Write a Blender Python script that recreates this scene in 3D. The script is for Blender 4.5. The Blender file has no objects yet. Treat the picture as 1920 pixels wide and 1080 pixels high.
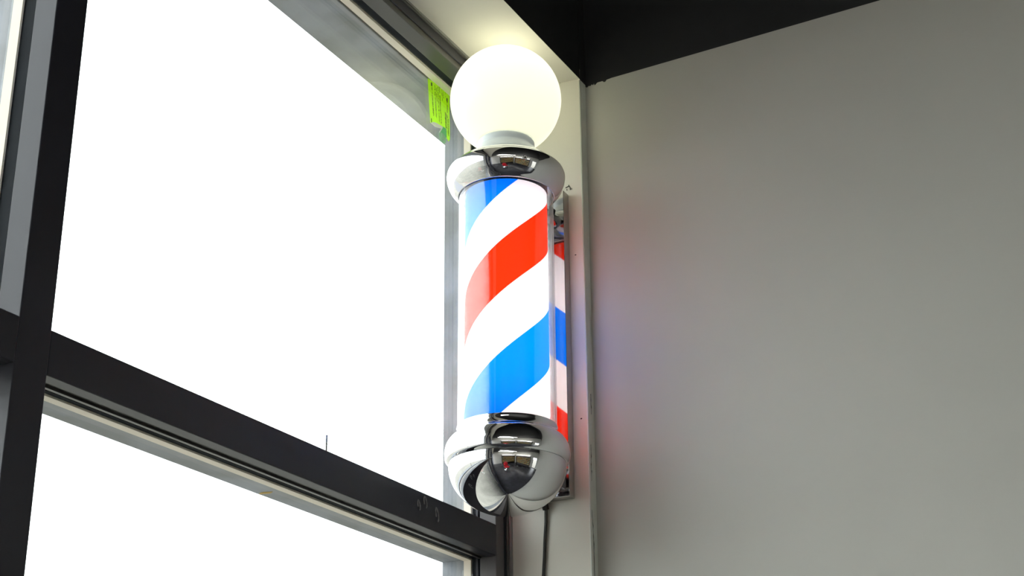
import bpy, bmesh, math, random
from mathutils import Vector, Matrix
C = bpy.context.scene.collection
SC = bpy.context.scene
H = 1.6            # camera height above the shop floor
K = 1.0139         # scale of the window bay
random.seed(4)

# ------------------------------------------------------------------ camera, world, exposure
cam_data = bpy.data.cameras.new('camera')
cam = bpy.data.objects.new('camera', cam_data)
C.objects.link(cam)
SC.camera = cam
cam_data.sensor_width = 36.0
cam_data.lens = 36.0 * 2876.39 / 1920.0
cam_data.clip_start = 0.02
right = Vector((0.4651804, -0.8851349, -0.0119792))
up = Vector((-0.3337783, -0.1879179, 0.9237310))
fwd = Vector((0.8198776, 0.4257031, 0.3828546))
m = Matrix((right, up, -fwd)).transposed().to_4x4()
m.translation = Vector((0, 0, H))
cam.matrix_world = m

SC.view_settings.view_transform = 'Standard'
SC.view_settings.look = 'None'
SC.view_settings.gamma = 1.0
SC.view_settings.use_curve_mapping = False
SC.view_settings.exposure = 0.0
try:
    SC.cycles.max_bounces = 12
    SC.cycles.transparent_max_bounces = 24
    SC.cycles.caustics_reflective = True
    SC.cycles.caustics_refractive = False
    SC.cycles.sample_clamp_indirect = 6.0
    SC.cycles.use_denoising = True
except Exception:
    pass

world = bpy.data.worlds.new('overcast_sky')
SC.world = world
world.use_nodes = True
bg = world.node_tree.nodes['Background']
bg.inputs[0].default_value = (0.97, 0.985, 1.0, 1)
bg.inputs[1].default_value = 5.0

# ------------------------------------------------------------------ materials
def nodes(name):
    mt = bpy.data.materials.new(name)
    mt.use_nodes = True
    nt = mt.node_tree
    return mt, nt, nt.nodes['Principled BSDF']

def mat(name, col, rough=0.5, metal=0.0, var=0.0, vscale=8.0, col2=None, bump=0.0, bscale=60.0, spec=0.5, aniso=None):
    mt, nt, b = nodes(name)
    b.inputs['Roughness'].default_value = rough
    b.inputs['Metallic'].default_value = metal
    b.inputs['Specular IOR Level'].default_value = spec
    tc = nt.nodes.new('ShaderNodeTexCoord')
    c = (*col, 1)
    if col2 is None:
        col2 = tuple(max(0, x * (1 - var)) for x in col)
    n = nt.nodes.new('ShaderNodeTexNoise')
    n.inputs['Scale'].default_value = vscale
    n.inputs['Detail'].default_value = 6
    nt.links.new(tc.outputs['Object'], n.inputs['Vector'])
    if aniso:
        mp = nt.nodes.new('ShaderNodeMapping')
        mp.inputs['Scale'].default_value = aniso
        nt.links.new(tc.outputs['Object'], mp.inputs['Vector'])
        nt.links.new(mp.outputs['Vector'], n.inputs['Vector'])
    r = nt.nodes.new('ShaderNodeValToRGB')
    r.color_ramp.elements[0].position = 0.35
    r.color_ramp.elements[1].position = 0.65
    r.color_ramp.elements[0].color = (*col2, 1)
    r.color_ramp.elements[1].color = c
    nt.links.new(n.outputs['Fac'], r.inputs['Fac'])
    nt.links.new(r.outputs['Color'], b.inputs['Base Color'])
    if bump:
        n2 = nt.nodes.new('ShaderNodeTexNoise')
        n2.inputs['Scale'].default_value = bscale
        n2.inputs['Detail'].default_value = 4
        nt.links.new(tc.outputs['Object'], n2.inputs['Vector'])
        bp = nt.nodes.new('ShaderNodeBump')
        bp.inputs['Strength'].default_value = bump
        bp.inputs['Distance'].default_value = 0.002
        nt.links.new(n2.outputs['Fac'], bp.inputs['Height'])
        nt.links.new(bp.outputs['Normal'], b.inputs['Normal'])
    return mt

def thin_glass(name, tint=(1, 1, 1), f0=0.04, rough=0.0):
    mt = bpy.data.materials.new(name)
    mt.use_nodes = True
    nt = mt.node_tree
    nt.nodes.clear()
    out = nt.nodes.new('ShaderNodeOutputMaterial')
    mix = nt.nodes.new('ShaderNodeMixShader')
    tr = nt.nodes.new('ShaderNodeBsdfTransparent')
    gl = nt.nodes.new('ShaderNodeBsdfGlossy')
    tr.inputs[0].default_value = (*tint, 1)
    gl.inputs['Roughness'].default_value = rough
    geo = nt.nodes.new('ShaderNodeNewGeometry')
    dot = nt.nodes.new('ShaderNodeVectorMath'); dot.operation = 'DOT_PRODUCT'
    nt.links.new(geo.outputs['Normal'], dot.inputs[0])
    nt.links.new(geo.outputs['Incoming'], dot.inputs[1])
    def mth(op, a=None, b=None):
        q = nt.nodes.new('ShaderNodeMath'); q.operation = op
        for i, v in enumerate((a, b)):
            if v is None: continue
            if isinstance(v, (int, float)): q.inputs[i].default_value = v
            else: nt.links.new(v, q.inputs[i])
        return q.outputs[0]
    ab = mth('ABSOLUTE', dot.outputs['Value'])
    p = mth('POWER', mth('SUBTRACT', 1.0, ab), 5.0)
    f = mth('ADD', mth('MULTIPLY', p, 1 - f0), f0)
    nt.links.new(f, mix.inputs[0])
    nt.links.new(tr.outputs[0], mix.inputs[1])
    nt.links.new(gl.outputs[0], mix.inputs[2])
    nt.links.new(mix.outputs[0], out.inputs[0])
    return mt

def emit(name, col, strength):
    mt, nt, b = nodes(name)
    b.inputs['Base Color'].default_value = (*col, 1)
    b.inputs['Emission Color'].default_value = (*col, 1)
    b.inputs['Emission Strength'].default_value = strength
    return mt

M = {}
M['grey_wall'] = mat('grey_wall_paint', (0.53, 0.523, 0.478), 0.55, var=0.05, vscale=2.5, bump=0.12, bscale=90)
M['cream'] = mat('cream_wall_paint', (0.72, 0.69, 0.61), 0.5, var=0.05, vscale=5, bump=0.15, bscale=70)
M['pier'] = mat('greenish_plaster', (0.74, 0.77, 0.70), 0.6, var=0.10, vscale=9, bump=0.3, bscale=60)
M['black'] = mat('black_wall_paint', (0.020, 0.020, 0.022), 0.6, var=0.2, vscale=4, bump=0.1)
M['frame'] = mat('anthracite_aluminium', (0.019, 0.019, 0.030), 0.45, metal=0.0, var=0.15, vscale=10)
M['frame_step'] = mat('dark_glazing_rebate', (0.020, 0.024, 0.030), 0.75, var=0.2, vscale=20, spec=0.15)
M['frame_side'] = mat('grey_brown_aluminium', (0.066, 0.063, 0.058), 0.35, var=0.15, vscale=12)
M['dusty'] = mat('dusty_outer_aluminium', (0.28, 0.30, 0.345), 0.6, col2=(0.18, 0.19, 0.20), vscale=14, bump=0.1)
M['spacer'] = mat('cream_glazing_spacer', (0.93, 0.84, 0.72), 0.6, var=0.05)
M['silicone'] = mat('grey_silicone', (0.20, 0.20, 0.19), 0.4, var=0.2, vscale=40)
M['frame_front'] = mat('purplish_grey_aluminium', (0.085, 0.076, 0.080), 0.4, var=0.2, vscale=10)
M['chrome'] = mat('polished_chrome', (0.80, 0.81, 0.83), 0.03, metal=1.0, var=0.02)
M['plate'] = mat('polished_steel_plate', (0.40, 0.39, 0.40), 0.06, metal=1.0, var=0.03)
M['plate_side'] = mat('steel_plate_edge', (0.45, 0.44, 0.42), 0.35, metal=0.8, var=0.1)
M['tube'] = thin_glass('clear_acrylic_tube', (0.985, 0.985, 0.99), 0.075)
M['glass'] = thin_glass('window_glass', (0.97, 0.985, 0.98), 0.04)
M['cable'] = mat('black_cable', (0.012, 0.010, 0.008), 0.4)
M['floor'] = mat('dark_floor_tile', (0.045, 0.045, 0.052), 0.25, var=0.3, vscale=3)
M['pavement'] = mat('pale_pavement', (0.25, 0.235, 0.20), 0.8, var=0.25, vscale=1.5)
M['sticker'] = mat('lime_sticker', (0.66, 0.98, 0.0), 0.5, var=0.08, vscale=30)
nt = M['sticker'].node_tree
_b = nt.nodes['Principled BSDF']; _tr = nt.nodes.new('ShaderNodeBsdfTranslucent'); _tr.inputs[0].default_value = (.66, .98, 0, 1)
_mx = nt.nodes.new('ShaderNodeMixShader'); _mx.inputs[0].default_value = .45
nt.links.new(_b.outputs[0], _mx.inputs[1]); nt.links.new(_tr.outputs[0], _mx.inputs[2])
nt.links.new(_mx.outputs[0], nt.nodes['Material Output'].inputs[0])
M['ink'] = mat('black_ink', (0.02, 0.035, 0.005), 0.6)
M['ink_soft'] = mat('faded_ink', (0.12, 0.22, 0.0), 0.6)
M['paper'] = mat('torn_white_paper', (0.75, 0.75, 0.72), 0.7, var=0.1, vscale=60)
M['green'] = mat('green_tape', (0.06, 0.55, 0.17), 0.4, var=0.2, vscale=60)
M['palegreen'] = mat('pale_green_tape', (0.28, 0.60, 0.38), 0.4, var=0.35, vscale=90)
M['mark'] = mat('dark_scuff', (0.015, 0.013, 0.010), 0.7)
M['smudge'] = mat('pale_smudge', (0.30, 0.30, 0.31), 0.7, var=0.4, vscale=200)
M['yellow'] = mat('yellow_tape', (0.45, 0.28, 0.03), 0.6)
M['shelf'] = mat('shelf_board', (0.06, 0.05, 0.045), 0.5, var=0.2)
M['bottle'] = mat('assorted_bottles', (0.90, 0.50, 0.04), 0.3, col2=(0.55, 0.14, 0.02), vscale=6)
M['bottle_pale'] = mat('pale_bottles', (0.85, 0.80, 0.55), 0.3, col2=(0.10, 0.55, 0.42), vscale=6)
M['red'] = mat('red_vinyl', (0.62, 0.02, 0.03), 0.35, var=0.1)
M['dark_metal'] = mat('dark_metal', (0.03, 0.03, 0.03), 0.4)
M['tube_light'] = emit('ceiling_tube_light', (1, 0.98, 0.92), 9.0)
M['inner_lamp'] = emit('pole_lamp', (1, 0.97, 0.9), 12.0)

def make_globe_mat():
    mt = bpy.data.materials.new('lit_milk_glass')
    mt.use_nodes = True
    nt = mt.node_tree; nt.nodes.clear()
    out = nt.nodes.new('ShaderNodeOutputMaterial')
    add = nt.nodes.new('ShaderNodeAddShader')
    em = nt.nodes.new('ShaderNodeEmission')
    em.inputs[0].default_value = (1.0, 0.99, 0.85, 1)
    em.inputs[1].default_value = 0.10
    tr = nt.nodes.new('ShaderNodeBsdfTranslucent')
    tr.inputs[0].default_value = (0.85, 0.86, 0.80, 1)
    b = nt.nodes.new('ShaderNodeBsdfPrincipled')
    b.inputs['Base Color'].default_value = (0.36, 0.385, 0.37, 1)
    b.inputs['Roughness'].default_value = 0.18
    mx = nt.nodes.new('ShaderNodeMixShader'); mx.inputs[0].default_value = 0.5
    nt.links.new(b.outputs[0], mx.inputs[1]); nt.links.new(tr.outputs[0], mx.inputs[2])
    nt.links.new(mx.outputs[0], add.inputs[0]); nt.links.new(em.outputs[0], add.inputs[1])
    nt.links.new(add.outputs[0], out.inputs[0])
    return mt
M['globe'] = make_globe_mat()
mt, nt, b = nodes('frosted_neck_glass')
b.inputs['Base Color'].default_value = (0.62, 0.68, 0.68, 1); b.inputs['Roughness'].default_value = 0.15
b.inputs['Emission Color'].default_value = (0.8, 0.88, 0.85, 1); b.inputs['Emission Strength'].default_value = 0.12
M['neck'] = mt

def make_stripes():
    mt = bpy.data.materials.new('backlit_barber_stripes')
    mt.use_nodes = True
    nt = mt.node_tree; nt.nodes.clear()
    L = nt.links
    def mth(op, a, b=None):
        q = nt.nodes.new('ShaderNodeMath'); q.operation = op
        for i, v in enumerate((a, b)):
            if v is None: continue
            if isinstance(v, (int, float)): q.inputs[i].default_value = v
            else: L.new(v, q.inputs[i])
        return q.outputs[0]
    tc = nt.nodes.new('ShaderNodeTexCoord')
    sx = nt.nodes.new('ShaderNodeSeparateXYZ'); L.new(tc.outputs['Object'], sx.inputs[0])
    az = mth('ARCTAN2', sx.outputs[1], sx.outputs[0])
    # object origin sits at z = 0.58 (local), helix: red starts at z=1.0136 where azimuth=209 deg
    a = mth('DIVIDE', mth('SUBTRACT', sx.outputs[2], 1.0136 - 0.58), 0.370)
    q = mth('SUBTRACT', a, mth('SUBTRACT', mth('DIVIDE', az, 2 * math.pi), 209 / 360.0))
    fr = mth('FRACT', mth('ADD', q, 10.0))
    ramp = nt.nodes.new('ShaderNodeValToRGB'); ramp.color_ramp.interpolation = 'CONSTANT'
    L.new(fr, ramp.inputs['Fac'])
    e = ramp.color_ramp.elements
    white = (1.0, 0.97, 0.90, 1); blue = (0.0, 0.20, 1.0, 1); red = (1.0, 0.022, 0.002, 1)
    e[0].position = 0.0; e[0].color = white
    e[1].position = 0.225; e[1].color = blue
    n = e.new(0.492); n.color = white
    n = e.new(0.758); n.color = red
    out = nt.nodes.new('ShaderNodeOutputMaterial')
    em = nt.nodes.new('ShaderNodeEmission'); em.inputs[1].default_value = 0.75
    L.new(ramp.outputs[0], em.inputs[0])
    # even glow added to every stripe, on top of lamp light passing through
    w1 = mth('LESS_THAN', fr, .225); w2 = mth('MULTIPLY', mth('GREATER_THAN', fr, .492), mth('LESS_THAN', fr, .758))
    L.new(mth('ADD', mth('MULTIPLY', mth('ADD', w1, w2), 0.0), .28), em.inputs[1])
    # translucent film lit by the lamp inside
    tr = nt.nodes.new('ShaderNodeBsdfTranslucent'); L.new(ramp.outputs[0], tr.inputs[0])
    di = nt.nodes.new('ShaderNodeBsdfPrincipled'); L.new(ramp.outputs[0], di.inputs['Base Color'])
    di.inputs['Roughness'].default_value = 0.8; di.inputs['Specular IOR Level'].default_value = 0.1
    mx = nt.nodes.new('ShaderNodeMixShader'); mx.inputs[0].default_value = 0.75
    L.new(di.outputs[0], mx.inputs[1]); L.new(tr.outputs[0], mx.inputs[2])
    add = nt.nodes.new('ShaderNodeAddShader')
    L.new(mx.outputs[0], add.inputs[0]); L.new(em.outputs[0], add.inputs[1])
    L.new(add.outputs[0], out.inputs[0])
    return mt
M['stripes'] = make_stripes()

# ------------------------------------------------------------------ mesh helpers
def link(name, bm, material, parent=None, smooth=False, kind=None, bevel=0.0, slots=None):
    me = bpy.data.meshes.new(name)
    bmesh.ops.recalc_face_normals(bm, faces=bm.faces)
    bm.to_mesh(me); bm.free()
    for mm in (slots or [material]):
        me.materials.append(mm)
    if smooth:
        for p in me.polygons: p.use_smooth = True
    o = bpy.data.objects.new(name, me)
    C.objects.link(o)
    if parent: o.parent = parent
    if kind: o['kind'] = kind
    if bevel:
        md = o.modifiers.new('bevel', 'BEVEL'); md.width = bevel; md.segments = 2
        md.limit_method = 'ANGLE'
    return o

def box(bm, x0, x1, y0, y1, z0, z1, mi=0):
    vs = [bm.verts.new((x, y, z)) for x in (x0, x1) for y in (y0, y1) for z in (z0, z1)]
    for f in ((0, 1, 3, 2), (4, 6, 7, 5), (0, 4, 5, 1), (2, 3, 7, 6), (0, 2, 6, 4), (1, 5, 7, 3)):
        bm.faces.new([vs[i] for i in f]).material_index = mi
    return vs

def boxes(*bs):
    bm = bmesh.new()
    for b_ in bs: box(bm, *b_)
    return bm

def prism(bm, pts_bottom, pts_top, mi=0):
    """solid between two equal-length polygons"""
    a = [bm.verts.new(p) for p in pts_bottom]; b_ = [bm.verts.new(p) for p in pts_top]
    n = len(a)
    bm.faces.new(a[::-1]).material_index = mi
    bm.faces.new(b_).material_index = mi
    for i in range(n):
        bm.faces.new((a[i], a[(i + 1) % n], b_[(i + 1) % n], b_[i])).material_index = mi

def lathe(bm, prof, seg=96, closed=False):
    rings = []
    for r, z in prof:
        if r < 1e-6: rings.append([bm.verts.new((0, 0, z))])
        else: rings.append([bm.verts.new((r * math.cos(2 * math.pi * i / seg), r * math.sin(2 * math.pi * i / seg), z)) for i in range(seg)])
    prs = list(zip(rings, rings[1:]))
    if closed: prs.append((rings[-1], rings[0]))
    for a, b_ in prs:
        for i in range(seg):
            j = (i + 1) % seg
            if len(a) == 1 and len(b_) == 1: continue
            if len(a) == 1: bm.faces.new((a[0], b_[i], b_[j]))
            elif len(b_) == 1: bm.faces.new((a[i], a[j], b_[0]))
            else: bm.faces.new((a[i], a[j], b_[j], b_[i]))

def smooth_prof(pts, n=6):
    """Catmull-Rom through profile points"""
    out = []
    P = [pts[0]] + list(pts) + [pts[-1]]
    for i in range(1, len(P) - 2):
        for k in range(n):
            t = k / n
            q = []
            for d in (0, 1):
                p0, p1, p2, p3 = (P[i - 1][d], P[i][d], P[i + 1][d], P[i + 2][d])
                q.append(0.5 * (2 * p1 + (p2 - p0) * t + (2 * p0 - 5 * p1 + 4 * p2 - p3) * t * t + (-p0 + 3 * p1 - 3 * p2 + p3) * t ** 3))
            out.append((max(q[0], 0), q[1]))
    out.append(pts[-1])
    return out

def tube(bm, pts, r, seg=10, cap=True):
    pts = [Vector(p) for p in pts]
    rings = []
    for i, p in enumerate(pts):
        d = (pts[min(i + 1, len(pts) - 1)] - pts[max(i - 1, 0)]).normalized()
        a = d.orthogonal().normalized() if i == 0 else (rings_a - d * rings_a.dot(d)).normalized()
        rings_a = a
        b_ = d.cross(a)
        rr = r[i] if isinstance(r, (list, tuple)) else r
        rings.append([bm.verts.new(p + (a * math.cos(2 * math.pi * k / seg) + b_ * math.sin(2 * math.pi * k / seg)) * rr) for k in range(seg)])
    for A, B in zip(rings, rings[1:]):
        for k in range(seg):
            bm.faces.new((A[k], A[(k + 1) % seg], B[(k + 1) % seg], B[k]))
    if cap:
        bm.faces.new(rings[0][::-1]); bm.faces.new(rings[-1])

def empty(name, loc, **props):
    o = bpy.data.objects.new(name, None); C.objects.link(o)
    o.location = loc
    for k, v in props.items(): o[k] = v
    return o

def k(v): return v * K
def kz(v): return v * K + H

# ------------------------------------------------------------------ key planes (world metres)
JX = k(2.16)                 # face of the cream return wall carrying the pole
FX = k(2.112)                # side face of the right-hand frame member
YF = k(1.1308)               # room-side face of the window frame
YB = k(0.981)                # plane of the dark bulkhead
XC = 2.2145                  # inner corner with the grey wall
ZS_IN, ZS_OUT = kz(1.381), kz(1.3905)    # soffit edge at the room, at the frame
Z_HEAD = kz(1.355)
Z_CEIL = H + 1.95
X_BACK, Y_SIDE = -4.2, -3.9
X0 = -4.2

# ------------------------------------------------------------------ room shell
def right_x(y): return XC - 0.0317 * (YB - y)
bm = bmesh.new()
y0, y1 = YB + 0.20, Y_SIDE
zb = kz(1.38)
for z0, z1, mi in ((0, zb, 0), (zb, Z_CEIL, 1)):
    prism(bm, [(right_x(y0), y0, z0), (right_x(y0) + .15, y0, z0), (right_x(y1) + .15, y1, z0), (right_x(y1), y1, z0)],
              [(right_x(y0), y0, z1), (right_x(y0) + .15, y0, z1), (right_x(y1) + .15, y1, z1), (right_x(y1), y1, z1)], mi)
wall_right = link('wall_right', bm, None, kind='structure', slots=[M['grey_wall'], M['black']])

# ragged edge of the black paint in the corner
bm = bmesh.new()
def drip_strip(bm, pts, fx, t):
    """flat ragged patch: pts = (along, drop) list, fx maps (along, z, depth) -> xyz"""
    n = len(pts)
    a = [bm.verts.new(fx(u, zb + 0.004, 0)) for u, d in pts]; b_ = [bm.verts.new(fx(u, zb - d, 0)) for u, d in pts]
    a2 = [bm.verts.new(fx(u, zb + 0.004, t)) for u, d in pts]; b2 = [bm.verts.new(fx(u, zb - d, t)) for u, d in pts]
    for i in range(n - 1):
        bm.faces.new((a2[i], a2[i + 1], b2[i + 1], b2[i]))
        bm.faces.new((b_[i], b_[i + 1], b2[i + 1], b2[i]))
        bm.faces.new((a_ := a[i], a[i + 1], a2[i + 1], a2[i]))
pts = [(0.0, .0035), (0.003, .0055), (0.006, .003), (0.010, .004), (0.013, .0015), (0.015, .0045), (0.017, .001), (0.0185, .0055), (0.021, .0035), (0.024, .001),
       (0.034, .0012), (0.037, .0042), (0.040, .004), (0.0425, .0008), (0.05, .0003)]
drip_strip(bm, pts, lambda u, z, t: (right_x(YB - u) - t, YB - u, z), 0.0006)
link('ragged_paint_edge', bm, M['black'], wall_right)

# bulkhead above the window bay and the narrow pier beside it
bm = bmesh.new()
prism(bm, [(X0, YB, ZS_IN), (JX, YB, ZS_IN), (JX, YB + .06, ZS_IN + .02), (X0, YB + .06, ZS_IN + .02)],
          [(X0, YB, Z_CEIL), (JX, YB, Z_CEIL), (JX, YB + .06, Z_CEIL), (X0, YB + .06, Z_CEIL)])
box(bm, JX + .0006, XC + .05, YB - .0005, YB + 0.02, zb, Z_CEIL, 0)
wall_bulk = link('wall_front', bm, None, kind='structure', slots=[M['black']])
# cream return + pier (edge slightly out of plumb)
bm = bmesh.new()
yb_top, yb_bot = YB, YB + 0.0245
prism(bm, [(JX, yb_bot, 0), (JX, k(1.2295), 0), (JX + .5, k(1.2295), 0), (JX + .5, yb_bot, 0)],
          [(JX, yb_top, ZS_IN + .02), (JX, k(1.2295), ZS_IN + .02), (JX + .5, k(1.2295), ZS_IN + .02), (JX + .5, yb_top, ZS_IN + .02)])
bm.faces.ensure_lookup_table()
for f in bm.faces:
    f.normal_update()
    c = f.calc_center_median()
    f.material_index = 1 if abs(f.normal.y) > .9 and c.y < YB + .05 else 0
wall_return = link('wall_return', bm, None, kind='structure', slots=[M['cream'], M['pier']])
# soffit over the window bay
bm = bmesh.new()
prism(bm, [(X0, YB, ZS_IN), (X0, k(1.2295), kz(1.398)), (JX + .02, k(1.2295), kz(1.398)), (JX + .0, YB, ZS_IN)],
          [(X0, YB, ZS_IN + .05), (X0, k(1.2295), kz(1.398) + .05), (JX + .02, k(1.2295), kz(1.398) + .05), (JX + .0, YB, ZS_IN + .05)])
for v in bm.verts:
    if v.co.y < YB + .001: v.co.y = YB + .0005
link('ceiling_soffit', bm, M['cream'], kind='structure')
# outside wall above the head
link('wall_outside', boxes((X0, JX + .5, k(1.2295), k(1.291), kz(1.40), Z_CEIL), (X_BACK - .15, X0, YB, k(1.42), 0, Z_CEIL),
     (JX + .02, JX + .5, k(1.2295), k(1.24), 0, kz(1.36))), M['dusty'], kind='structure')

link('floor', boxes((X_BACK, 2.5, Y_SIDE, k(1.2295), -0.1, 0)), M['floor'], kind='structure')
link('ceiling', boxes((X_BACK, 2.6, Y_SIDE, k(1.42), Z_CEIL, Z_CEIL + .1)), M['black'], kind='structure')
link('wall_back', boxes((X_BACK - .15, X_BACK, Y_SIDE - .15, YB, 0, Z_CEIL)), M['grey_wall'], kind='structure')
# wall opposite the window with a glazed doorway near the far corner
dx0, dx1, dz = 0.9, 1.7, 2.3
link('wall_left', boxes((X_BACK, dx0, Y_SIDE - .15, Y_SIDE, 0, Z_CEIL), (dx1, 2.4, Y_SIDE - .15, Y_SIDE, 0, Z_CEIL),
                        (dx0, dx1, Y_SIDE - .15, Y_SIDE, dz, Z_CEIL)), M['grey_wall'], kind='structure')
d1 = empty('door_1', (dx0, Y_SIDE - .08, 0), kind='structure')
link('door_frame', boxes((0, .06, -.03, .03, 0, dz), (dx1 - dx0 - .06, dx1 - dx0, -.03, .03, 0, dz), (.06, dx1 - dx0 - .06, -.03, .03, dz - .06, dz),
                        (.06, dx1 - dx0 - .06, -.03, .03, 0, .08)), M['frame'], d1)
link('door_glass', boxes((.06, dx1 - dx0 - .06, -.004, .004, .08, dz - .06)), M['glass'], d1)

# outside pavement
link('ground_outside', boxes((-30, 30, k(1.2295), 40, -.12, -.02)), M['pavement'], kind='structure')
link('ground_beyond', boxes((-30, 30, -30, Y_SIDE - .15, -.12, -.02)), M['pavement'], kind='structure')

# small marks on the return wall and pier
def blob(bm, c, ru, rv, u, v, n, t=0.0005, seg=12, jag=0.25):
    c, u, v, n = Vector(c), Vector(u), Vector(v), Vector(n)
    ps = []
    for i in range(seg):
        a = 2 * math.pi * i / seg; j = 1 + random.uniform(-jag, jag)
        ps.append(c + u * math.cos(a) * ru * j + v * math.sin(a) * rv * j)
    prism(bm, ps, [p + n * t for p in ps])
Y_, Z_, XN = (0, 1, 0), (0, 0, 1), (-1, 0, 0)
bm = bmesh.new()
blob(bm, (JX, 1.0136, 2.659), .0016, .001, Y_, Z_, XN)
blob(bm, (JX, 1.012, 2.3649), .0016, .001, Y_, Z_, XN)
link('speck', bm, M['mark'], wall_return)
bm = bmesh.new()
tube(bm, [(JX - .0003, 1.0285, 2.7905), (JX - .0003, 1.0229, 2.7921), (JX - .0003, 1.0212, 2.7916), (JX - .0003, 1.0197, 2.789), (JX - .0003, 1.0195, 2.7845)], .0008, 6)
tube(bm, [(JX - .0003, 1.0223, 2.7946), (JX - .0003, 1.0223, 2.7925)], .0008, 6)
blob(bm, (JX, 1.0169, 2.786), .0007, .0017, Y_, Z_, XN)
blob(bm, (JX, 1.0262, 2.7861), .0007, .0017, Y_, Z_, XN)
link('scribble_mark', bm, M['mark'], wall_return)
bm = bmesh.new()
tube(bm, [(JX - .0002, 1.0345, 3.0026), (JX - .0002, 1.0315, 3.0036), (JX - .0002, 1.0280, 3.0042)], .0005, 6)
link('hairline_crack', bm, M['mark'], wall_return)
def pier_y(z): return yb_bot + (yb_top - yb_bot) * z / (ZS_IN + .02) - .0002
for pts in ([(2.203, 2.4092), (2.2025, 2.3905), (2.2035, 2.37)], [(2.198, 2.321), (2.1988, 2.301), (2.1971, 2.2878), (2.1985, 2.2737), (2.1968, 2.2566)],
            [(2.1965, 2.2123), (2.1985, 2.1866), (2.1998, 2.1568), (2.2005, 2.1053), (2.201, 2.0)]):
    bm = bmesh.new()
    dense = []
    for (xa, za), (xb, zb_) in zip(pts, pts[1:]):
        for i in range(5):
            t = i / 5
            dense.append((xa + (xb - xa) * t + random.uniform(-.0004, .0004), za + (zb_ - za) * t))
    tube(bm, [(x, pier_y(z), z) for x, z in dense], [random.uniform(.0002, .0006) for _ in dense], 5)
    link('plaster_crack', bm, M['mark'], wall_return)
# thin corner bead along the arris between return and pier
bm = bmesh.new()
tube(bm, [(JX + .0008, yb_bot + .0006, 0.01), (JX + .0008, yb_top + .0006, ZS_IN - .002)], .0016, 8)
link('corner_bead', bm, M['pier'], wall_return, smooth=True)

# ------------------------------------------------------------------ window bay
win = empty('window_1', (0, 0, 0), kind='structure')
YI, YG0, YG1, YE = k(1.160), k(1.176), k(1.189), k(1.229)
ZT0, ZT1 = kz(.536), kz(.5865)
Z_SILL = 0.25
# right-hand member
link('side_member', boxes((FX, JX - .0045, YF, YI, 0, ZS_OUT)), M['frame_front'], win, bevel=.0012)
link('side_member_groove', boxes((JX - .022, JX - .016, YF - .0012, YF + .001, 0, ZS_OUT)), M['frame_step'], win)
link('side_member_rib', boxes((JX - .0155, JX - .0125, YF - .0035, YF + .001, 0, ZS_OUT)), M['frame_side'], win, bevel=.001)
link('side_gasket', boxes((FX + .003, JX - .002, YI, YG0, 0, ZS_OUT)), M['frame_step'], win)
link('side_gasket_lip', boxes((FX + .001, FX + .006, YI + .004, YI + .008, 0, Z_HEAD)), M['frame'], win)
link('side_spacer', boxes((FX - .001, JX - .002, YG0, YG1, 0, Z_HEAD)), M['spacer'], win)
link('side_outer_member', boxes((FX, JX - .001, YG1, YE, 0, ZS_OUT)), M['dusty'], win, bevel=.001)
bm = bmesh.new()
tube(bm, [(JX - .002, YF - .0008, 0.02), (JX - .002, YF - .0008, ZS_OUT - .003)], .0045, 10)
link('silicone_bead', bm, M['silicone'], win, smooth=True)
# head member
link('head_member', boxes((X0, FX, YF, YI, Z_HEAD, ZS_OUT + .004)), M['frame_side'], win, bevel=.0012)
link('head_front_strip', boxes((X0, JX - .004, YF - .003, YF + .001, kz(1.366), ZS_OUT - .003)), M['frame'], win, bevel=.001)
link('head_rib', boxes((X0, JX - .004, YF - .006, YF - .002, ZS_OUT - .0075, ZS_OUT - .003)), M['frame_side'], win, bevel=.001)
link('head_gasket', boxes((X0, FX, YI, YG0, Z_HEAD + .0035, ZS_OUT)), M['frame_step'], win)
link('head_spacer', boxes((X0, FX, YG0, YG1, Z_HEAD - .0015, ZS_OUT)), M['spacer'], win)
link('head_outer_member', boxes((X0, JX + .3, YG1 + .004, k(1.291), kz(1.355), kz(1.40))), M['dusty'], win, bevel=.001)
link('head_outer_lip', boxes((X0, JX, YG1 + .004, k(1.199), kz(1.353), kz(1.38))), M['dusty'], win, bevel=.0008)
bm = bmesh.new()
pts, rr = [], []
n = 90
for i in range(n):
    x = X0 + .1 + (JX - .02 - X0 - .1) * i / (n - 1)
    pts.append((x, YF - .003, ZS_OUT + .001)); rr.append(.004 + random.uniform(-.0008, .0022))
tube(bm, pts, rr, 8)
link('head_silicone', bm, M['silicone'], win, smooth=True)

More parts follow.
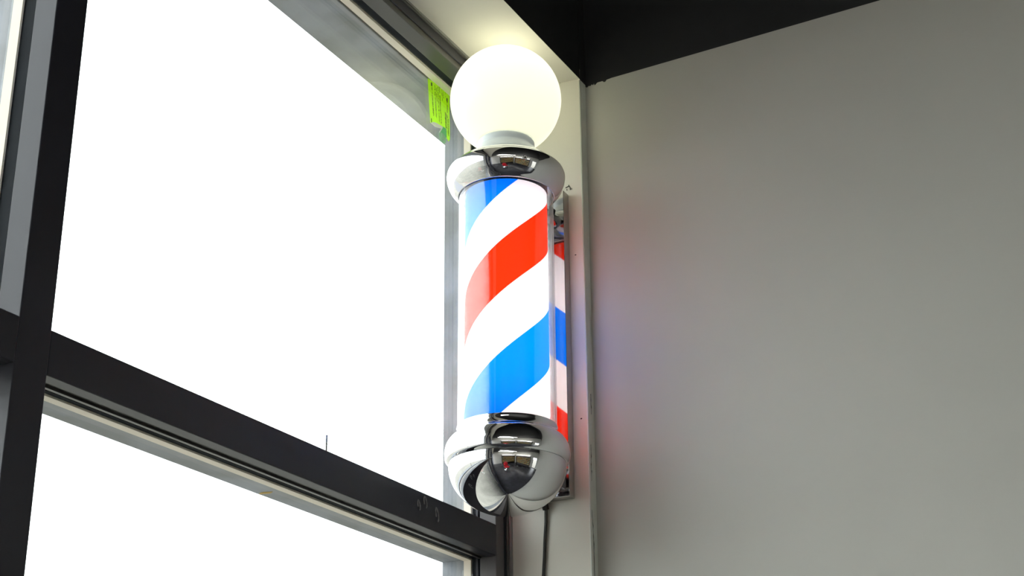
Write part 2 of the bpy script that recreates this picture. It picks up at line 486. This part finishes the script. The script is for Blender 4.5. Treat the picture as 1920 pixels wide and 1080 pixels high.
# mullions and transoms
mull_x = [k(1.0733) - i * 1.06 for i in range(5)]
for i, mx in enumerate(mull_x):
    w = k(0.0465)
    link('mullion', boxes((mx, mx + w, YF, k(1.1643), 0, Z_HEAD)), M['frame'], win, bevel=.0012)
    link('mullion_gasket', boxes((mx + .002, mx + w - .002, k(1.1643), k(1.184), 0, Z_HEAD)), M['frame_step'], win)
    link('mullion_spacer', boxes((mx - .001, mx + w + .001, k(1.184), k(1.199), 0, Z_HEAD)), M['spacer'], win)
    link('mullion_outer', boxes((mx, mx + w, k(1.199), k(1.24), 0, Z_HEAD)), M['dusty'], win, bevel=.001)
spans = []
xr = FX
for mx in mull_x:
    spans.append((mx + k(.0465), xr)); xr = mx
for a, b_ in spans:
    sh_ = 0 if b_ == FX else k(.010)
    link('transom', boxes((a, b_, YF, k(1.150), ZT0, ZT1)), M['frame'], win, bevel=.0012)
    link('transom_gasket', boxes((a, b_, k(1.150), YG0, ZT0 + .002, ZT1 - .002), (a, b_, k(1.158), k(1.163), ZT0 - .001, ZT0 + .003)), M['frame_side'], win)
    link('transom_gasket_dark_strip', boxes((a, b_, k(1.168), YG0 - .0003, ZT0 + .0005, ZT0 + .003)), M['frame_step'], win)  # solid dark strip along the gasket underside, next to the spacer
    link('transom_spacer', boxes((a, b_, YG0, YG1, ZT0 - .002, ZT1 - .004)), M['spacer'], win)
    link('transom_outer', boxes((a, b_, YG1, YE, ZT0, ZT1 + .001)), M['dusty'], win, bevel=.001)
    link('glass_pane', boxes((a + .0005, b_ - .0005, YG0 - .004 + sh_, YG0 - .0005 + sh_, ZT1 - .001, Z_HEAD + .002)), M['glass'], win)
    link('glass_pane', boxes((a + .0005, b_ - .0005, YG0 - .004 + sh_, YG0 - .0005 + sh_, Z_SILL, ZT0 + .001)), M['glass'], win)
    link('outer_glass_pane', boxes((a + .0005, b_ - .0005, YG1 + sh_, YG1 + .0035 + sh_, ZT1 - .001, Z_HEAD + .002)), M['glass'], win)
    link('outer_glass_pane', boxes((a + .0005, b_ - .0005, YG1 + sh_, YG1 + .0035 + sh_, Z_SILL, ZT0 + .001)), M['glass'], win)
    link('bottom_rail', boxes((a, b_, YF, YE, 0, Z_SILL)), M['frame'], win)
# smudges and a yellow mark
bm = bmesh.new()
U, V, N = (.28, 0, -.96), (.96, 0, .28), (0, -1, 0)
for c, ru, rv in (((1.9184, YF, 2.181), .0085, .0036), ((1.900, YF, 2.1728), .0075, .003), ((1.953, YF, 2.1698), .0105, .0034)):
    c = Vector(c); u = Vector(U); v = Vector(V)
    ring = [c + u * math.cos(t) * ru + v * math.sin(t) * rv + Vector((0, -.0002, 0)) for t in [2 * math.pi * i / 20 for i in range(17)]]
    tube(bm, ring, .0014, 5)
link('smudge', bm, M['smudge'], win, smooth=True)
bm = bmesh.new()
blob(bm, (1.6407, k(1.2150), ZT0), .004, .010, (1, 0, 0), (0, 1, 0), (0, 0, -1), t=.0008)
link('yellow_mark', bm, M['yellow'], win)

# thin rod standing outside on the transom ledge
o = None
bm = bmesh.new()
tube(bm, [(1.7711 * K, YE - .004, ZT1 + .001), (1.7705 * K, YE - .004, kz(.6580))], .0014, 8)
tube(bm, [(1.7711 * K, YE - .004, ZT1 + .001), (1.7711 * K, YE - .004, ZT1 + .004)], .003, 8)
o = link('metal_rod', bm, M['dark_metal'])
o['label'] = 'thin dark upright rod standing on the window transom against the bright glass'
o['category'] = 'rod'

# ------------------------------------------------------------------ lime sticker on the outer head member
YS = YG1 - .0001
st = empty('warning_sticker', (2.05, YS, 2.93), label='torn lime green printed sticker on the grey window head beside the lit globe', category='sticker')
def flat(name, pts, y, t, material, parent, org=(2.05, YS, 2.93)):
    bm = bmesh.new()
    prism(bm, [(x - org[0], y - org[1], z - org[2]) for x, z in pts], [(x - org[0], y - t - org[1], z - org[2]) for x, z in pts])
    return link(name, bm, material, parent)
flat('sticker_sheet', [(2.0114, 2.9696), (2.0866, 2.9791), (2.0894, 2.8849), (2.0851, 2.8791), (2.0775, 2.8831), (2.0755, 2.8991), (2.0606, 2.8963), (2.0402, 2.894), (2.0311, 2.8918), (2.0221, 2.8864), (2.0179, 2.915)],
     YS, .0006, M['sticker'], st)
flat('torn_edge', [(2.0221, 2.8859), (2.0293, 2.8914), (2.0402, 2.8946), (2.0605, 2.8974), (2.0634, 2.8955), (2.0533, 2.8812), (2.0515, 2.8814), (2.0587, 2.8923), (2.0367, 2.8855)], YS - .0006, .0008, M['paper'], st)
flat('green_tape', [(2.0643, 2.8986), (2.0755, 2.8991), (2.0766, 2.8826), (2.0589, 2.8770), (2.0542, 2.8827)], YS - .0008, .0006, M['green'], st)
pts = [(2.0617 + .0125 * math.cos(a) * (1 + .08 * math.sin(3 * a)), 2.8745 + .0095 * math.sin(a)) for a in [2 * math.pi * i / 18 for i in range(18)]]
flat('pale_tape_tab', pts, YS - .0014, .0006, M['palegreen'], st)
# rows of tiny printed lettering, running down the sheet
cols = [(0.155, .0032, 1, .07, .95), (0.30, .0022, .6, .08, .9), (.37, .0018, .45, .08, .45), (.45, .0020, .5, .05, .93), (.53, .0026, .8, .03, .66), (.55, .002, .4, .68, .96),
        (.64, .0018, .5, .05, .33), (.71, .0018, .5, .04, .25), (.80, .0016, .5, .02, .18), (.80, .0050, .7, .50, .93), (.88, .0030, 1, .17, .60), (.91, .0035, .7, .60, .95)]
bmd, bms = bmesh.new(), bmesh.new()
def sheet(u, v):
    xt = 2.0114 + (2.0866 - 2.0114) * u; zt = 2.9696 + (2.9791 - 2.9696) * u
    xb = 2.0221 + (2.0894 - 2.0221) * u; zb2 = 2.8864 + (2.8849 - 2.8864) * u
    if .15 < u < .8: zb2 = 2.8985
    return xt + (xb - xt) * v, zt + (zb2 - zt) * v
def glyph(bm, x, z, w, h):
    p = [(x - w / 2, z - h / 2), (x + w / 2, z - h / 2), (x + w / 2, z + h / 2), (x - w / 2, z + h / 2)]
    prism(bm, [(a - 2.05, -.0006, c - 2.93) for a, c in p], [(a - 2.05, -.0009, c - 2.93) for a, c in p])
for u, wid, dens, v0, v1 in cols:
    v = v0
    while v < v1:
        x, z = sheet(u, v)
        h = random.choice((.0006, .0009, .0014)); tgt = bmd if random.random() < dens * .6 else bms
        if random.random() < .86:
            glyph(tgt, x + random.uniform(-.15, .15) * wid, z, wid * random.choice((.45, .7, 1.0)), h)
            if random.random() < .4: glyph(tgt, x + wid * .3, z - h, wid * .25, h * 1.3)
        v += .0185 if h < .001 else .024
for u, v, w, h in ((.155, .10, .0042, .0065), (.875, .20, .0040, .0060)):
    x, z = sheet(u, v); glyph(bmd, x, z, w, h)
x, z = sheet(.03, .93); glyph(bmd, x + .001, z, .0022, .0075)
link('printed_text', bmd, M['ink'], st)
link('faded_text', bms, M['ink_soft'], st)

# ------------------------------------------------------------------ barber pole
TILT = math.radians(.4)
ZB = 0.58                                  # local origin height (relative to the camera height)
AX, AY = 2.0296, 1.0613 + (1.2945 - ZB) * math.tan(TILT)
pole = empty('barber_pole', (AX, AY, ZB + H), label='lit barber pole with red, white and blue stripes, chrome caps and a white globe', category='barber pole')
pole.rotation_euler = (TILT, 0, 0)
def lz(pr): return [(r, z - ZB) for r, z in pr]

# globe (milk glass shell)
gr, gz = .0945, 1.2945
prof = []
for i in range(49):
    a = math.pi / 2 - (math.pi / 2 + math.radians(61)) * i / 48
    prof.append((gr * math.cos(a), gz + gr * math.sin(a)))
shell = prof + [(r * .965, gz + (z - gz) * .965) for r, z in reversed(prof)]
bm = bmesh.new(); lathe(bm, lz(shell), 96)
globe = link('globe', bm, M['globe'], pole, smooth=True); globe['label'] = 'glowing white milk glass globe'
# collar of frosted glass under the globe
bm = bmesh.new()
np_ = smooth_prof([(.0445, 1.2130), (.0478, 1.2115), (.0485, 1.2070), (.0475, 1.2010), (.0490, 1.1985), (.0530, 1.1930), (.0600, 1.1850), (.0670, 1.1780), (.0680, 1.1745)], 5)
lathe(bm, lz(np_ + [(r - .003, z - .001) for r, z in reversed(np_)]), 96, closed=True)
nk = link('globe_collar', bm, M['neck'], pole, smooth=True); nk['label'] = 'frosted pale glass collar'
# upper chrome cap
bm = bmesh.new()
uc = [(.0600, 1.1745), (.0675, 1.1745)] + smooth_prof([(.0680, 1.1740), (.0790, 1.1705), (.0855, 1.1660), (.0885, 1.1625)], 5) + [(.0886, 1.1608)] + \
     smooth_prof([(.0905, 1.1606), (.0925, 1.1598), (.0960, 1.1562), (.0982, 1.1505), (.0985, 1.1440), (.0970, 1.1360), (.0930, 1.1260), (.0870, 1.1175), (.0815, 1.1130)], 6) + \
     [(.0800, 1.1115), (.0788, 1.1115), (.0788, 1.1200), (.060, 1.1200)]
lathe(bm, lz(uc), 128)
cap = link('upper_cap', bm, M['chrome'], pole, smooth=True); cap['label'] = 'polished chrome upper cap'
md = cap.modifiers.new('edge', 'EDGE_SPLIT'); md.split_angle = math.radians(50)
# small added stud with a dark hexagonal tip, on the cap
ang = math.radians(226)
bm = bmesh.new()
c0 = Vector((math.cos(ang), math.sin(ang), 0))
tube(bm, [c0 * .0915 + Vector((0, 0, 1.1395 - ZB)), c0 * .0990 + Vector((0, 0, 1.1380 - ZB))], .0042, 14)
link('cap_stud', bm, M['chrome'], cap, smooth=False, bevel=.0008)
bm = bmesh.new()
tube(bm, [c0 * .0988 + Vector((0, 0, 1.1380 - ZB)), c0 * .0996 + Vector((0, 0, 1.13785 - ZB))], .0018, 6)
link('stud_tip', bm, M['cable'], cap)

# clear tube
bm = bmesh.new()
lathe(bm, lz([(.0780, .702), (.0780, 1.118), (.0755, 1.118), (.0755, .702)]), 128, closed=True)
link('clear_tube', bm, M['tube'], pole, smooth=True).modifiers.new('edge', 'EDGE_SPLIT').split_angle = math.radians(50)
# striped drum with its lamp
bm = bmesh.new()
lathe(bm, lz([(.0675, .690), (.0675, 1.124)]), 128)
dr = link('striped_drum', bm, M['stripes'], pole, smooth=True); dr['label'] = 'backlit drum with red, white and blue spiral stripes'
bm = bmesh.new()
lathe(bm, lz([(0, .735), (.011, .735), (.011, 1.075), (0, 1.075)]), 24)
link('tube_lamp', bm, M['inner_lamp'], dr)
# drum end ring
bm = bmesh.new()
lathe(bm, lz([(.0675, 1.1135), (.0685, 1.1135), (.0685, 1.124), (.0675, 1.124)]), 96, closed=True)
link('drum_rim', bm, M['dark_metal'], dr)

# lower chrome cap and bowl
bm = bmesh.new()
lc = [(.060, .708), (.0745, .708), (.0755, .7145)] + smooth_prof([(.0785, .7145), (.0792, .7120), (.0795, .7060), (.0830, .7000), (.0890, .6945), (.0945, .6860), (.0972, .6760), (.0975, .6680), (.0962, .6600), (.0925, .6560)], 6) + [(.088, .6555), (.060, .6555)]
lathe(bm, lz(lc), 128)
lcap = link('lower_cap', bm, M['chrome'], pole, smooth=True); lcap['label'] = 'flared chrome lower cap'
lcap.modifiers.new('edge', 'EDGE_SPLIT').split_angle = math.radians(50)
bm = bmesh.new()
bw = [(.0910, .6555)] + [(.0912 * math.cos(a), .6520 - .0765 * math.sin(a)) for a in [math.pi / 2 * i / 32 for i in range(33)]]
bw[-1] = (0, bw[-1][1])
lathe(bm, lz(bw), 128)
bowl = link('bottom_bowl', bm, M['chrome'], pole, smooth=True); bowl['label'] = 'rounded chrome bottom bowl'

# wall plate and brackets (plate is plumb with the pole)
PW = .0385
px = JX - AX
bm = bmesh.new()
zc = .5 * (.629 + 1.166)
box(bm, px - .0205, px - .0005, -PW, PW, .6325 - ZB + .0, 1.1760 - ZB, 0)
bm.faces.ensure_lookup_table()
for f in bm.faces:
    f.normal_update()
    f.material_index = 0 if abs(f.normal.x) > .9 else 1
pl = link('wall_plate', bm, None, pole, slots=[M['plate'], M['plate_side']], bevel=.0008)
pl['label'] = 'mirror polished steel back plate'
for name, z in (('bracket_arm', 1.142), ('bracket_arm', .681)):
    bm = bmesh.new()
    tube(bm, [(.075, 0, z - ZB), (px - .020, 0, z - ZB)], .0125, 24)
    arm = link(name, bm, M['chrome'], pole, smooth=True, bevel=0)
    arm.modifiers.new('edge', 'EDGE_SPLIT').split_angle = math.radians(50)
    bm = bmesh.new()
    tube(bm, [(px - .0320, 0, z - ZB), (px - .0202, 0, z - ZB)], .019, 6)
    link('hex_nut', bm, M['chrome'], arm, bevel=.0012)
# lower housing box between plate and bowl
link('terminal_box', boxes((px - .045, px - .0204, -.022, .030, .648 - ZB, .700 - ZB)), M['plate'], pole, bevel=.003)
# power cord
bm = bmesh.new()
pts = [(px - .030, .010, .652 - ZB), (px - .026, .012, .640 - ZB), (px - .012, .0122, .630 - ZB), (px - .0045, .0120, .618 - ZB), (px - .0035, .0128, .600 - ZB), (px - .0035, .0150, .57 - ZB),
       (px - .0035, .0165, .54 - ZB), (px - .0035, .0195, .50 - ZB), (px - .0035, .020, .3 - ZB), (px - .0035, .016, 0 - ZB), (px - .0035, .02, -.9 - ZB), (px - .0035, .02, -1.55 - ZB)]
tube(bm, pts, .0027, 10)
link('power_cord', bm, M['cable'], pole, smooth=True)
bm = bmesh.new()
tube(bm, [(px - .012, .0122, .634 - ZB), (px - .0045, .0120, .620 - ZB)], .0055, 12)
link('cord_grommet', bm, M['cable'], pole, smooth=True)

# lamp inside the globe
ld = bpy.data.lights.new('globe_bulb', 'POINT')
ld.energy = 1.75; ld.color = (1.0, .955, .80); ld.shadow_soft_size = .025
lo = bpy.data.objects.new('globe_bulb', ld); C.objects.link(lo)
lo.parent = pole; lo.location = (0, 0, 1.322 - ZB)

# ------------------------------------------------------------------ what the chrome mirrors: the shop behind the camera
for i, x in enumerate((-3.3, -2.2)):
    t = empty('ceiling_light', (x, -1.6, Z_CEIL - .06), kind='structure')
    link('diffuser', boxes((-.05, .05, -1.6, 1.6, -.015, .015)), M['tube_light'], t)
    link('housing', boxes((-.07, .07, -1.62, 1.62, .016, .055)), M['dark_metal'], t)
sh = empty('product_shelf', (-3.6, -2.25, 0), label='tall product shelf with amber bottles and bright top lights mirrored in the chrome bowl', category='shelf')
for z in (.5, .9, 1.3, 1.7, 2.1):
    link('shelf_board', boxes((-.18, .18, -1.57, 1.57, z - .012, z + .012)), M['shelf'], sh)
link('back_panel', boxes((-.195, -.181, -1.6, 1.6, 0, 2.5)), M['shelf'], sh)
link('side_panel', boxes((-.18, .18, -1.6, -1.57, 0, 2.5)), M['shelf'], sh)
link('side_panel', boxes((-.18, .18, 1.57, 1.6, 0, 2.5)), M['shelf'], sh)
link('shelf_light', boxes((-.10, .10, -1.55, 1.55, 2.45, 2.48)), M['tube_light'], sh)
bm = bmesh.new()
for z in (.512, .912, 1.312, 1.712):
    y = -1.48
    while y < 1.48:
        r = random.uniform(.035, .055); h = random.uniform(.18, .33)
        q = bmesh.new()
        lathe(q, [(0, 0), (r, 0), (r, h * .7), (r * .4, h * .82), (r * .4, h), (0, h)], 10)
        me = bpy.data.meshes.new('tmp'); q.to_mesh(me); q.free()
        nv = len(bm.verts); bm.from_mesh(me); bm.verts.ensure_lookup_table()
        for v in bm.verts[nv:]: v.co += Vector((random.uniform(-.02, .02) * 0 + .02, y, z))
        bpy.data.meshes.remove(me)
        y += r * 2 + random.uniform(.02, .06)
bm.faces.ensure_lookup_table()
for f in bm.faces: f.material_index = int(math.sin(f.calc_center_median().y * 21.0 + f.calc_center_median().z * 5) > .25)
ob = link('bottles', bm, None, sh, slots=[M['bottle'], M['bottle_pale']]); ob['kind'] = 'stuff'
sh2 = empty('display_cabinet', (-1.1, Y_SIDE + .22, 0), label='long bottle display beside the glazed doorway, mirrored in the chrome bowl', category='shelf')
sh2.rotation_euler = (0, 0, math.pi / 2)
for c_ in list(sh.children):
    q = c_.copy(); C.objects.link(q); q.parent = sh2
ch = empty('barber_chair', (-.9, -.35, 0), label='red vinyl barber chair on a dark round base mirrored in the chrome bowl', category='chair')
link('seat', boxes((-.27, .27, -.27, .27, .48, .60)), M['red'], ch, bevel=.04)
link('backrest', boxes((-.30, -.18, -.25, .25, .60, 1.15)), M['red'], ch, bevel=.04)
link('headrest', boxes((-.29, -.20, -.12, .12, 1.18, 1.34)), M['red'], ch, bevel=.03)
for yy in (-.30, .30):
    link('armrest', boxes((-.22, .22, yy - .035, yy + .035, .74, .79), (-.18, -.14, yy - .02, yy + .02, .5, .74), (.10, .14, yy - .02, yy + .02, .5, .74)), M['dark_metal'], ch, bevel=.012)
bm = bmesh.new(); lathe(bm, [(0, 0), (.30, 0), (.30, .02), (.25, .05), (.06, .07), (.05, .48), (0, .48)], 40)
link('pedestal', bm, M['chrome'], ch, smooth=True)
link('footrest', boxes((.42, .62, -.18, .18, .16, .19), (.24, .46, -.02, .02, .18, .5)), M['dark_metal'], ch, bevel=.01)
